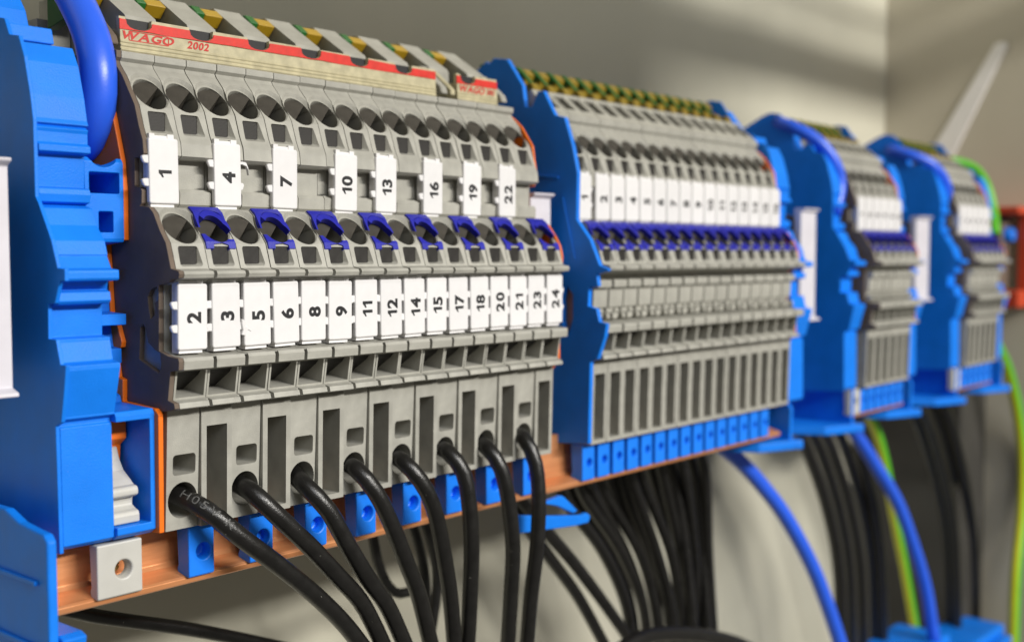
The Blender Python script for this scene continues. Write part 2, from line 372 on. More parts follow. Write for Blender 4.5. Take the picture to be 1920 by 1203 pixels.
PR = {k: bake(prong(*k), M['white'], (), 0.01, 1, 'prong') for k in (('l', -0.29), ('l', -0.60), ('r', -0.29), ('r', -0.60))}
def hook():
    bm = bmesh.new(); pts = []
    path = [(0.44, -0.27), (0.52, -0.25), (0.60, -0.28), (0.63, -0.34), (0.64, -0.42)]
    for i, (x, z) in enumerate(path):
        t = 0.035*(1-i*0.15)
        pts.append((x, z+t))
    back = [(x, z-0.03*(1-i*0.15)) for i, (x, z) in enumerate(path)][::-1]
    return bake(prism_xz(pts+back, 0.06, 0.11), M['white'], (), 0.006, 1, 'prong')
HOOK = hook()
def marker(x, y, z, num, label, group, prongs='l', flip=0, tilt=0.0, fine=True, sy=1.0, noff=0.0):
    t = empty('marker_tag', (x, y, z), label, 'marker tag', group)
    t.rotation_euler = (0, tilt, 0)
    obj('tag_plate', TAGL, t)
    if fine:
        for k, me in PR.items():
            if k[0] in prongs: obj('prong', me, t)
    if num is not None:
        s = str(num); me = text_mesh(s, M['ink'], 0.04)
        o = obj('number', me, t)
        # reads from bottom to top
        o.rotation_euler = (math.radians(90), math.radians(-90), 0)
        o.scale = (0.30, 0.29, 1)
        o.location = (0.245, -0.0025, -0.46+noff)
    return t
GT = 'white number tags of the lower row'
for i, n in enumerate(LOWNUM):
    lab = 'white marker tag printed %s in the lower row' % WORDS[n]
    if n == 2: lab = 'leftmost white tag of the lower row, printed two, with two prongs showing'
    t = marker(i*P+0.025+random.uniform(-.006, .006), 0.0+random.uniform(-.006, .006), -0.40+random.uniform(-.008, .008), n, lab, GT, prongs='lr', tilt=random.uniform(-.018, .018), noff=0.02*(n > 9)+random.uniform(-.01, .01))
    if n == 5:
        obj('torn_sliver', bake(prism_xz([(0.01, -0.60), (0.0, -0.52), (-0.05, -0.50), (-0.045, -0.58), (-0.03, -0.66), (-0.055, -0.72), (0.01, -0.74), (0.05, -0.66), (0.12, -0.685), (0.05, -0.62)], -0.012, 0.05), M['white'], (), 0.008, 1, 'torn_sliver'), t, label='ragged sliver of white plastic on the left edge')
UPX = [(-0.02, 1), (1.02, 4), (2.06, 7), (3.27, 10), (4.13, 13), (5.22, 16), (6.21, 19), (7.16, 22)]
for x, n in UPX:
    t = marker(x, 0.57, 1.555, n, 'white marker tag printed %s in the upper row' % WORDS[n], 'white number tags of the upper row', prongs='l' if n != 4 else 'l', tilt=random.uniform(-.02, .02), noff=-0.02)
    if n == 4:
        obj('bent_prong', HOOK, t, label='long prong curling away from the tag')
        obj('prong', PR[('r', -0.60)], t)
for i in range(16):
    x = G2X+i*P+0.03-(0.12 if i == 0 else 0)
    t_ = marker(x, 0.575, 1.555, i+1, 'slightly blurred white tag printed %s in the second group' % WORDS[i+1], 'white number tags of the second group', prongs='' if i else 'r', tilt=random.uniform(-.008, .008)); t_.scale.x = 1.055
for g, gx, word in ((3, G3X, 'third'), (4, G4X, 'farthest')):
    for i in range(6):
        marker(gx+i*P+0.03, 0.575, 1.555, i+1, '%s blurred white tag from the left in the %s group' % (ORD[i], word), 'white tags of the %s group' % word, prongs='')

# ------------------------------------------------------------------ end covers
BACK_TOP = [(4.4, 2.9)]
def cover(x, label, holes=True):
    pts = [(4.4, 2.86)]+FRONT[1:]+[(0.45, -2.13), (4.4, -2.2)]
    pts = [(y+0.004, z) for y, z in pts]
    c = []
    if holes:
        c.append(prism([(y-0.11, z) for y, z in [(0.60, -0.48), (0.47, -0.44), (0.42, -0.52), (0.44, -0.62), (0.52, -0.66), (0.50, -0.74), (0.54, -0.84), (0.62, -0.88), (0.66, -0.74), (0.68, -0.58)]], -1, 1))
        c.append(prism([(y-0.12, z) for y, z in [(0.88, -1.00), (0.80, -0.95), (0.74, -1.05), (0.70, -1.20), (0.56, -1.28), (0.42, -1.33), (0.40, -1.50), (0.46, -1.60), (0.92, -1.44)]], -1, 1))
    me = bake(prism(pts, -0.075, -0.004), M['dark'], c, 0.008, 1, 'end_cover')
    o = obj('end_cover', me, None); o.location = (x, 0, 0); return tag(o, label, 'end cover')
cover(0.0, 'dark grey end cover with cut-outs on the left side of the front block row')
cover(G3X, 'dark grey end cover at the left side of the blurred third group', False)
cover(G4X, 'dark grey end cover at the left side of the farthest blurred group', False)
ORP = [(4.4, 2.2), (1.5, 2.3), (1.24, 1.95), (1.03, 1.27), (0.98, 0.83), (0.99, 0.18), (1.43, 0.11), (1.36, -0.85), (1.26, -0.86), (1.20, -0.99), (1.10, -1.21),
       (1.12, -1.29), (1.28, -1.33), (1.21, -1.70), (1.09, -1.73), (1.10, -2.03), (0.33, -2.07), (0.24, -2.14), (0.26, -3.74), (4.4, -3.9)]
def oplate(x, label, pts=ORP, th=0.075):
    o = obj('orange_plate', bake(prism(pts, 0, th), M['orange'], (), 0.012, 2, 'orange_plate'), None); o.location = (x, 0, 0)
    return tag(o, label, 'separator plate')
oplate(-0.155, 'orange separator plate between the big blue end stop and the front blocks')
ORE = [(4.4, 3.8), (2.9, 3.85), (2.0, 3.3), (1.98, 2.75), (1.42, 2.7), (1.20, 2.55), (1.03, 2.40), (0.76, 2.02), (0.72, 1.75), (0.68, 1.55), (0.66, 1.36), (0.75, 1.26), (0.97, 1.24), (0.98, 0.7), (0.60, 0.60), (0.38, 0.54), (0.20, 0.30), (0.10, 0.14), (0.05, -0.05), (0.06, -0.2), (0.1, -0.3), (0.2, -0.40),
       (0.36, -0.5), (0.36, -1.3), (0.2, -1.4), (0.12, -1.56), (0.12, -1.96), (0.22, -2.1), (0.30, -2.2), (0.36, -3.72), (4.4, -3.9)]
oplate(8.325, 'orange end plate after the block of tag twenty-four', ORE, 0.045)
oplate(G2X+16*P+0.0, 'orange end plate closing the right side of the second group', ORE, 0.05)
oplate(G3X+6*P+0.0, 'orange end plate closing the right side of the third group', ORE, 0.05)
oplate(G4X+6*P+0.0, 'orange end plate closing the right side of the farthest group', ORE, 0.05)

# ------------------------------------------------------------------ blue end stops
PLP = [(4.2, 3.3), (3.3, 3.75), (3.0, 3.9), (2.75, 3.98), (2.45, 3.92), (2.05, 3.35), (1.98, 2.92), (1.75, 2.90), (1.65, 3.05), (1.50, 3.02), (1.38, 2.80), (1.14, 2.76), (1.01, 2.49), (0.88, 2.01), (0.82, 1.68), (0.81, 0.72), (0.74, 0.64), (0.44, 0.17), (0.30, -0.18), (0.13, -0.19),
       (0.13, -0.34), (0.26, -0.34), (0.38, -0.62), (0.55, -0.63), (0.56, -1.07), (0.38, -1.07), (0.28, -1.38), (0.15, -1.38), (0.20, -1.68), (0.29, -2.10), (0.43, -2.16), (0.40, -3.78), (4.2, -4.0)]
PLB = [(4.2, 2.7), (1.42, 2.74), (1.20, 2.70), (1.06, 2.45), (0.93, 2.01), (0.87, 1.72), (0.84, 1.66), (0.90, 1.63), (0.85, 1.60), (0.87, 1.55), (0.87, 1.42), (0.80, 1.38), (0.80, 1.30), (0.96, 1.27), (0.98, 0.86), (0.84, 0.83), (0.82, 0.76), (0.84, 0.66), (0.95, 0.63), (0.78, 0.58),
       (0.68, 0.36), (0.50, 0.16), (0.44, -0.02), (0.455, -0.03), (0.36, -0.19), (0.19, -0.21), (0.18, -0.24), (0.18, -0.31), (0.20, -0.34), (0.44, -0.36), (0.48, -0.47), (0.40, -0.49), (0.38, -0.60), (0.42, -0.64), (0.60, -0.66), (0.61, -1.06), (0.42, -1.08), (0.42, -1.12), (0.36, -1.37),
       (0.19, -1.40), (0.19, -1.46), (0.35, -2.05), (0.35, -2.08), (0.46, -2.13), (0.46, -2.18), (0.43, -2.2), (0.41, -3.70), (0.5, -3.76), (4.2, -3.95)]
def end_stop(x, label, wide=0.77, step=True, lever=False, group='blue end stops of the terminal rail'):
    t = empty('end_stop', (x, 0, 0), label, 'end stop', group)
    obj('side_plate', bake(prism(PLP, 0, 0.055), M['blue'], (), 0.01, 2, 'side_plate'), t)
    obj('body', bake(prism(PLB, 0.058, wide), M['blue'], (), 0.016, 2, 'body'), t)
    obj('upper_body', bake(prism([(4.1, 3.1), (3.2, 3.55), (2.95, 3.7), (2.5, 3.72), (2.18, 3.3), (2.06, 2.95), (1.7, 2.85), (1.5, 2.98), (1.44, 2.76), (4.1, 2.72)], 0.058, wide-0.12), M['blue'], (), 0.02, 2, 'upper_body'), t)
    if step:
        x0, x1 = wide+0.002, wide+0.575
        up = [(4.2, 1.27)]+[(1.04+0.6*(1-k/8), 1.27-0.10*math.sin(math.pi*k/8)) for k in range(1, 8)]+[(1.03, 1.28), (0.98, 1.22), (0.98, 0.20), (1.0, 0.15), (1.42, 0.12), (1.45, -0.2), (1.12, -0.22), (1.12, -0.36), (1.42, -0.38), (1.38, -0.80), (0.97, -0.82), (0.97, -0.97), (1.36, -0.99), (1.3, -1.28), (1.1, -1.30), (1.1, -1.50),
              (1.3, -1.52), (1.28, -1.9), (1.15, -1.95), (1.12, -2.04), (0.37, -2.06), (0.33, -2.12), (0.34, -3.68), (0.45, -3.75), (4.2, -3.95)]
        c = [prism_xz(rrect(x0+0.07, x1-0.06, 0.80, 1.08, 0.02), 0.5, 1.8), prism_xz(rrect(x0+0.20, x1-0.16, 0.28, 0.56, 0.02), 0.5, 1.7),
             prism_xz([(x0-0.2, -3.58), (x1-0.075, -3.58), (x1-0.075, -2.19), (x0-0.2, -2.19)], 0.0, 1.7),
             tube((0.5*(x0+x1), 1.3, 1.42), (0, 1, 0.1), 0.24, 0.24, 3, back=1.0)]
        obj('clamp_frame', bake(prism(up, x0, x1), M['blue'], c, 0.012, 2, 'clamp_frame'), t)
        lev = [(1.6, -2.55), (0.98, -2.62), (0.92, -2.78), (0.82, -2.92), (0.66, -3.02), (0.58, -3.08), (0.50, -3.09), (0.47, -3.13), (0.47, -3.20), (0.52, -3.23), (0.60, -3.24), (0.62, -3.30), (0.62, -3.36), (0.54, -3.40), (0.47, -3.42), (0.45, -3.47), (0.45, -3.57), (1.6, -3.575)]
        if lever: obj('clamp_lever', bake(prism(lev, x0+0.01, x1-0.17), M['paleface'], (), 0.02, 2, 'clamp_lever'), t, label='pale grey stepped lever inside the blue frame')
        ip = [(1.62, -2.0), (0.9, -2.3), (0.95, -2.6), (1.62, -2.62)]
        if lever: obj('orange_latch', bake(prism([(1.68, -2.2), (0.86, -2.22), (0.86, -2.50), (1.0, -2.60), (1.1, -3.5), (1.68, -3.5)], x0+0.02, x1-0.10), M['orange'], (), 0.01, 1, 'orange_latch'), t)
    return t
end_stop(-1.5, 'big bright blue end stop at the far left beside the orange plate', lever=True)
t_ = end_stop(17.96, 'blurred blue end stop at the right end of the second group', wide=0.8, step=False); t_.location.y = -0.09
end_stop(21.4, 'blurred blue end stop with a tall dark side at the left of the third group', wide=0.8, step=False)
end_stop(25.72, 'blurred blue end stop right of the third group', step=False)
end_stop(29.45, 'blurred blue end stop at the left of the farthest group', wide=0.8, step=False)
end_stop(33.72, 'farthest blurred blue end stop at the right end of the rail', step=False)
# the thin blue plate before the second group
QP = [(4.2, 3.3), (3.11, 3.81), (2.89, 3.95), (2.80, 3.90), (2.67, 4.0), (2.31, 3.94), (1.90, 3.37), (1.84, 2.95), (1.66, 2.92), (1.51, 3.22), (1.36, 3.22), (1.15, 2.85), (1.07, 2.72), (0.83, 2.66), (0.63, 2.08), (0.51, 1.57), (0.53, 0.66), (0.20, 0.26), (-0.03, -0.23), (-0.24, -0.30), (-0.22, -0.34),
      (0.04, -0.40), (0.0, -0.63), (0.22, -0.66), (0.24, -1.02), (0.04, -1.07), (-0.03, -1.32), (-0.2, -1.35), (-0.16, -1.59), (0.01, -2.04), (0.18, -2.10), (0.22, -3.72), (4.2, -4.0)]
c = [prism([(1.95, -0.62), (2.15, -0.6), (2.15, -1.4), (2.0, -1.5), (1.9, -1.3)], -1, 1), prism([(0.62, -0.80), (0.78, -0.62), (0.86, -0.9), (0.86, -1.35), (0.76, -1.66), (0.62, -1.3)], -1, 1)]
t = empty('separator', (9.40, 0, 0), 'thin blue separator plate between the front row and the second group', 'separator plate')
obj('plate', bake(prism(QP, 0, 0.11), M['blue'], c, 0.012, 2, 'plate'), t)
obj('rib', bake(prism([(1.9, 1.62), (0.98, 1.52), (0.96, 1.47), (1.9, 1.57)], -0.03, -0.002), M['blue'], (), 0.006, 1, 'rib'), t)
obj('rib', bake(prism([(1.55, 0.4), (1.35, 0.4), (1.35, -0.5), (1.55, -0.5)], -0.03, -0.002), M['blue'], (), 0.006, 1, 'rib'), t)
obj('rib', bake(prism([(0.9, 1.1), (0.85, 1.1), (0.55, -0.1), (0.6, -0.1)], -0.02, -0.002), M['blue'], (), 0.006, 1, 'rib'), t)

# white marker carriers beside the end stops
def carrier(x, y, label, z1=1.16, z0=-1.75, wdt=0.5):
    t = empty('marker_carrier', (x, y, 0), label, 'marker carrier', 'white upright marker carriers')
    pts = [(0.0, z1-0.1), (-0.10, z1-0.04), (-0.11, z1), (0.2, z1), (0.2, z0), (-0.16, z0), (-0.15, z0+0.05), (0.0, z0+0.10)]
    obj('strip', bake(prism(pts, 0, wdt), M['lilacwhite'], (), 0.015, 2, 'strip'), t)
    obj('holder', bake(prism([(0.202, z1-0.2), (1.2, z1-0.1), (3.2, z1-0.3), (3.2, z0+0.2), (0.202, z0+0.2)], 0.04, wdt-0.04), M['dark'], (), 0.02, 1, 'holder'), t)
    return t
carrier(-2.52, 0.62, 'white upright marker carrier cut off by the left edge of the photo', wdt=0.58)
t = carrier(8.50, 0.95, 'white carrier peeking out right of tag twenty-two', wdt=0.62, z0=-0.3)
carrier(18.98, 0.55, 'blurred white upright carrier between the second and third groups', wdt=0.86)
carrier(27.2, 0.75, 'farthest blurred white upright carrier, beside the farthest blue stop', wdt=1.1, z0=-1.5)

# ------------------------------------------------------------------ label strips lying on the jumper slot
def strip(x0, x1, label, full=True, tiltx=0.0):
    t = empty('strip_marker', (x0, 1.44, 2.795), label, 'label strip', 'red and cream label strips')
    L = x1-x0
    prof = [(0.0, 0.015), (-0.02, 0.04), (0.005, 0.07), (-0.015, 0.10), (0.01, 0.125), (-0.01, 0.15), (0.005, 0.175), (0.005, 0.315), (0.30, 0.34), (0.30, 0.0), (0.05, 0.0)]
    obj('strip_body', bake(prism(prof, 0, L), M['cream'], (), 0.006, 1, 'strip_body'), t)
    # upper edge with half-round notches, backed by a black sheet for the shade in the slot
    top = []; x = 0.0; zt, zb = 0.50, 0.31; first = 0.10
    rng = random.Random(3); bottom = []
    red = [(0, 0.255)]
    xs = []
    k = first
    pts_top = [(0, zt)]
    while k+0.44 < L:
        pts_top += [(k, zt)]+[(k+0.21-0.21*math.cos(math.pi*j/8), zt-0.165*math.sin(math.pi*j/8)**0.5) for j in range(1, 8)]+[(k+0.42, zt)]
        k += 1.04
    pts_top += [(L, zt)]
    lo = [(L*(1-j/24), 0.325+rng.uniform(-.008, .008)) for j in range(25)]
    obj('edge_strip', bake(prism_xz([(L, 0.312)]+[(0, 0.312)]+pts_top, 0.03, 0.10), M['cream'], (), 0, 1, 'edge_strip'), t)
    obj('dark_backing', bake(box(0.02, L-0.02, 0.105, 0.14, 0.30, zt-0.01), M['ink'], (), 0, 1, 'dark_backing'), t)
    redtop = []
    for (px, pz) in pts_top: redtop.append((px, min(pz, zt-0.035-0.012*math.sin(px*17)-0.008*math.sin(px*41))))
    obj('red_band', bake(prism_xz(redtop+lo, 0.012, 0.028), M['red'], (), 0, 1, 'red_band'), t)
    return t
s1 = strip(0.12, 6.42, 'long red and cream label strip printed WAGO 2002 above the front row')
s2 = strip(6.98, 8.1, 'short red and cream label strip beside the long one')
def flat_text(parent, s, x, z, sx, sz, m, y=-0.012, shear=0.0, name='lettering'):
    me = text_mesh(s, m, 0.03, 0.06).copy()
    for v in me.vertices: v.co.x += v.co.y*shear
    o = obj(name, me, parent); o.rotation_euler = (math.radians(90), 0, 0); o.scale = (sx, sz, 1); o.location = (x, y, z); return o
# the print sits on the smooth cream band just under the red
flat_text(s1, 'WAGO', 0.44, 0.245, 0.24, 0.15, M['redink'], y=-0.001, shear=0.25)
fr = prism_xz(rrect(0.13, 0.78, 0.172, 0.31, 0.02), -0.0005, 0.001)
c = prism_xz(rrect(0.145, 0.765, 0.184, 0.298, 0.015), -0.1, 0.1)
obj('logo_frame', bake(fr, M['redink'], (c,), 0, 1, 'logo_frame'), s1)
flat_text(s1, '2002', 1.28, 0.245, 0.17, 0.15, M['redink'], y=-0.001, shear=0.2)
flat_text(s2, 'WAGO', 0.40, 0.24, 0.20, 0.17, M['redink'], y=-0.003, shear=0.25)
flat_text(s2, '2002', 0.92, 0.24, 0.10, 0.13, M['redink'], y=-0.003, shear=0.2)
for x, lab in ((-0.10, 'dark clip holding the left end of the long label strip'), (6.50, 'dark clip between the long and the short label strips'), (8.15, 'dark clip at the right end of the short label strip')):
    o = obj('strip_clip', bake(prism([(1.2, 2.87), (1.25, 3.0), (1.75, 3.42), (1.95, 3.4), (1.9, 2.885), (1.4, 2.885)], 0, 0.16), M['dark'] if x < 0 else M['grey'], (), 0.02, 1, 'strip_clip'), None)
    o.location = (x, 0.16, 0.005); tag(o, lab.replace('dark', 'dark' if x < 0 else 'grey'), 'clip')
o = obj('strip_clip', bake(prism([(1.25, 2.87), (1.25, 2.97), (1.75, 3.38), (1.9, 3.3), (1.9, 2.885)], 0, 0.12), M['cream'], (), 0.02, 1, 'strip_clip'), None)
o.location = (6.78, 0.16, 0.006); tag(o, 'cream clip at the left end of the short label strip', 'clip')

# ------------------------------------------------------------------ copper bar and its clamps
def copper(x0, x1, label):
    prof = [(1.35, -3.6), (0.98, -3.6), (0.95, -4.36), (0.90, -4.42), (0.58, -4.50), (0.545, -4.53), (0.56, -4.60), (0.60, -4.625), (0.75, -4.66), (1.35, -4.66)]
    o = obj('copper_busbar', bake(prism(prof, x0, x1), M['cu'], (), 0.008, 2, 'copper_busbar'), None)
    return tag(o, label, 'busbar')
copper(-1.85, 18.0, 'long copper busbar running under the first two block groups')
copper(22.3, 25.9, 'short blurred copper busbar under the third group')
copper(30.3, 33.9, 'short blurred copper busbar under the farthest group')
def foot_mesh(wd, m, r=0.1, z0=-4.52, ztop=-3.79):
    dp = 0.20 if wd > 0.5 else 0.30
    prof = [(0.47, ztop), (0.47, z0+0.03), (0.49, z0), (0.45+dp, z0+0.02), (0.47+dp, z0+0.10), (0.44+dp, z0+0.16), (0.47+dp, ztop)]
    c = [tube((wd*0.58, 0.47, -4.17), (0, 1, 0), r*1.25, r*1.0, 0.10, back=0.01, n=24), tube((wd*0.58, 0.5, -4.17), (0, 1, 0), r, r, 0.4 if wd > 0.5 else 0.15, n=24)]
    return bake(prism(prof, 0, wd), m, c, 0.02, 2, 'clamp_foot')
FB = foot_mesh(0.42, M['clampblue'])
FB2 = foot_mesh(0.40, M['clampblue'], 0.075)
FG = foot_mesh(0.66, M['paleface'], 0.105, -4.53, -3.80)
def screw(parent, x):
    o = obj('screw', bake(tube((x, 0.72, -4.17), (0, 1, 0), 0.085, 0.085, 0.2, n=20), M['brass'], (box(x-0.1, x+0.1, 0.6, 0.75, -4.18, -4.16),), 0, 1, 'screw'), parent)
t = empty('busbar_clamp', (-0.95, 0, 0), 'pale grey busbar clamp with a brass screw hole, first on the copper bar', 'clamp', 'clamps on the copper busbar')
obj('clamp_foot', FG, t); screw(t, 0.66*0.58)
for i in range(8):
    t = empty('busbar_clamp', (0.44+1.04*i, 0, 0), '%s single blue clamp from the left on the copper bar' % ORD[i], 'clamp', 'clamps on the copper busbar')
    obj('clamp_foot', FB, t)
for i in range(15):
    t = empty('busbar_clamp', (9.55+P*i, 0, 0), '%s clamp from the left in the packed blue row under the second group' % ORD[i], 'clamp', 'packed clamps under the second group')
    obj('clamp_foot', FB2, t)
for gx, word in ((G3X, 'third'), (G4X, 'farthest')):
    t = empty('busbar_clamp', (gx-0.55, 0, 0), 'blurred pale grey clamp at the left end under the %s group' % word, 'clamp')
    obj('clamp_foot', FG, t)
    for i in range(6):
        t = empty('busbar_clamp', (gx+0.15+P*i, 0, 0), '%s blurred blue clamp from the left under the %s group' % (ORD[i], word), 'clamp', 'clamps under the %s group' % word)
        obj('clamp_foot', FB2, t)

# blue busbar carriers with feet
def bcarrier(x, label, y0=0.42, stem=True, foot=True, tall=False, dz=0):
    t = empty('busbar_carrier', (x, 0, dz), label, 'busbar carrier', 'blue busbar carriers')
    pts = [(4.0, -3.2), (1.2, -3.2), (y0+0.02, -3.45 if tall else -3.9), (y0, -3.5 if tall else -3.95), (y0+0.02, -4.72), (y0-0.15, -4.80), (y0-0.2, -4.9), (y0-0.1, -4.98), (4.0, -5.0)]
    if stem: obj('upright', bake(prism(pts, 0, 0.13), M['blue'], (), 0.02, 2, 'upright'), t)
    if foot:
        bm = bmesh.new()
        out = [(-1.6, 1.6), (-1.1, 0.7), (0.05, 0.25), (0.2, 0.16), (0.32, 0.25), (0.32, 1.3), (0.1, 2.6), (-1.4, 2.6)]
        a = [bm.verts.new((x_, y_, -4.74)) for x_, y_ in out]; b = [bm.verts.new((x_, y_, -4.97)) for x_, y_ in out]
        bm.faces.new(a); bm.faces.new(b[::-1])
        for i in range(len(out)): bm.faces.new((a[i], b[i], b[(i+1) % len(out)], a[(i+1) % len(out)]))
        obj('foot', bake(bm, M['blue'], (), 0.03, 2, 'foot'), t)
    return t
t = empty('busbar_carrier', (-1.95, 0, 0), 'large blue busbar carrier with a bright front edge at the lower left corner', 'busbar carrier', 'blue busbar carriers')
obj('upright', bake(prism([(4.0, -3.2), (0.9, -3.20), (0.55, -3.32), (0.2, -3.36), (-0.05, -3.38), (-0.14, -3.46), (-0.14, -5.6), (4, -5.6)], 0, 0.13), M['blue'], (), 0.03, 2, 'upright'), t)
obj('foot', bake(prism([(2, -4.66), (-0.1, -4.64), (-0.22, -4.68), (-0.12, -5.2), (2, -5.2)], 0.133, 0.45), M['blue'], (), 0.02, 2, 'foot'), t)
for zz in (-3.95, -4.75):
    obj('rib', bake(prism([(3, zz), (0.1, zz-0.02), (0.1, zz-0.08), (3, zz-0.06)], -0.05, -0.002), M['blue'], (), 0.01, 1, 'rib'), t)
# forked foot between the first two groups
t = empty('busbar_carrier', (8.9, 0, 0), 'forked blue foot sticking out below the copper bar before the black bundle', 'busbar carrier', 'blue busbar carriers')
def slab(out, z0, z1):
    bm = bmesh.new(); n = len(out)
    a = [bm.verts.new((p[0], p[1], z1+(p[2] if len(p) > 2 else 0))) for p in out]; b = [bm.verts.new((p[0], p[1], z0+(p[2] if len(p) > 2 else 0))) for p in out]
    bm.faces.new(a); bm.faces.new(b[::-1])
    for i in range(n): bm.faces.new((a[i], b[i], b[(i+1) % n], a[(i+1) % n]))
    return bm
obj('lower_prong', bake(prism_xz([(-1.5, -4.80), (-0.5, -4.98), (0.42, -5.12), (0.58, -5.10), (0.70, -5.18), (0.64, -5.31), (0.2, -5.30), (-1.5, -5.14)], 0.30, 0.42), M['blue'], (), 0.03, 2, 'lower_prong'), t)
obj('upper_prong', bake(prism_xz([(-0.9, -4.67), (-0.28, -4.62), (-0.20, -4.66), (0.22, -4.99), (0.10, -5.03), (-0.40, -4.80)], 0.26, 0.38), M['blue'], (), 0.02, 2, 'upper_prong'), t)
bcarrier(18.3, 'blurred blue carrier with a pointed foot at the right end of the long copper bar')
bcarrier(22.0, 'blurred blue carrier foot at the left end of the third copper bar', tall=True)
bcarrier(26.2, 'blurred blue carrier right of the third copper bar')
bcarrier(30.1, 'blurred blue carrier at the left of the farthest copper bar', tall=True, dz=0.0)
bcarrier(34.6, 'farthest blurred blue carrier at the right end of the last copper bar')

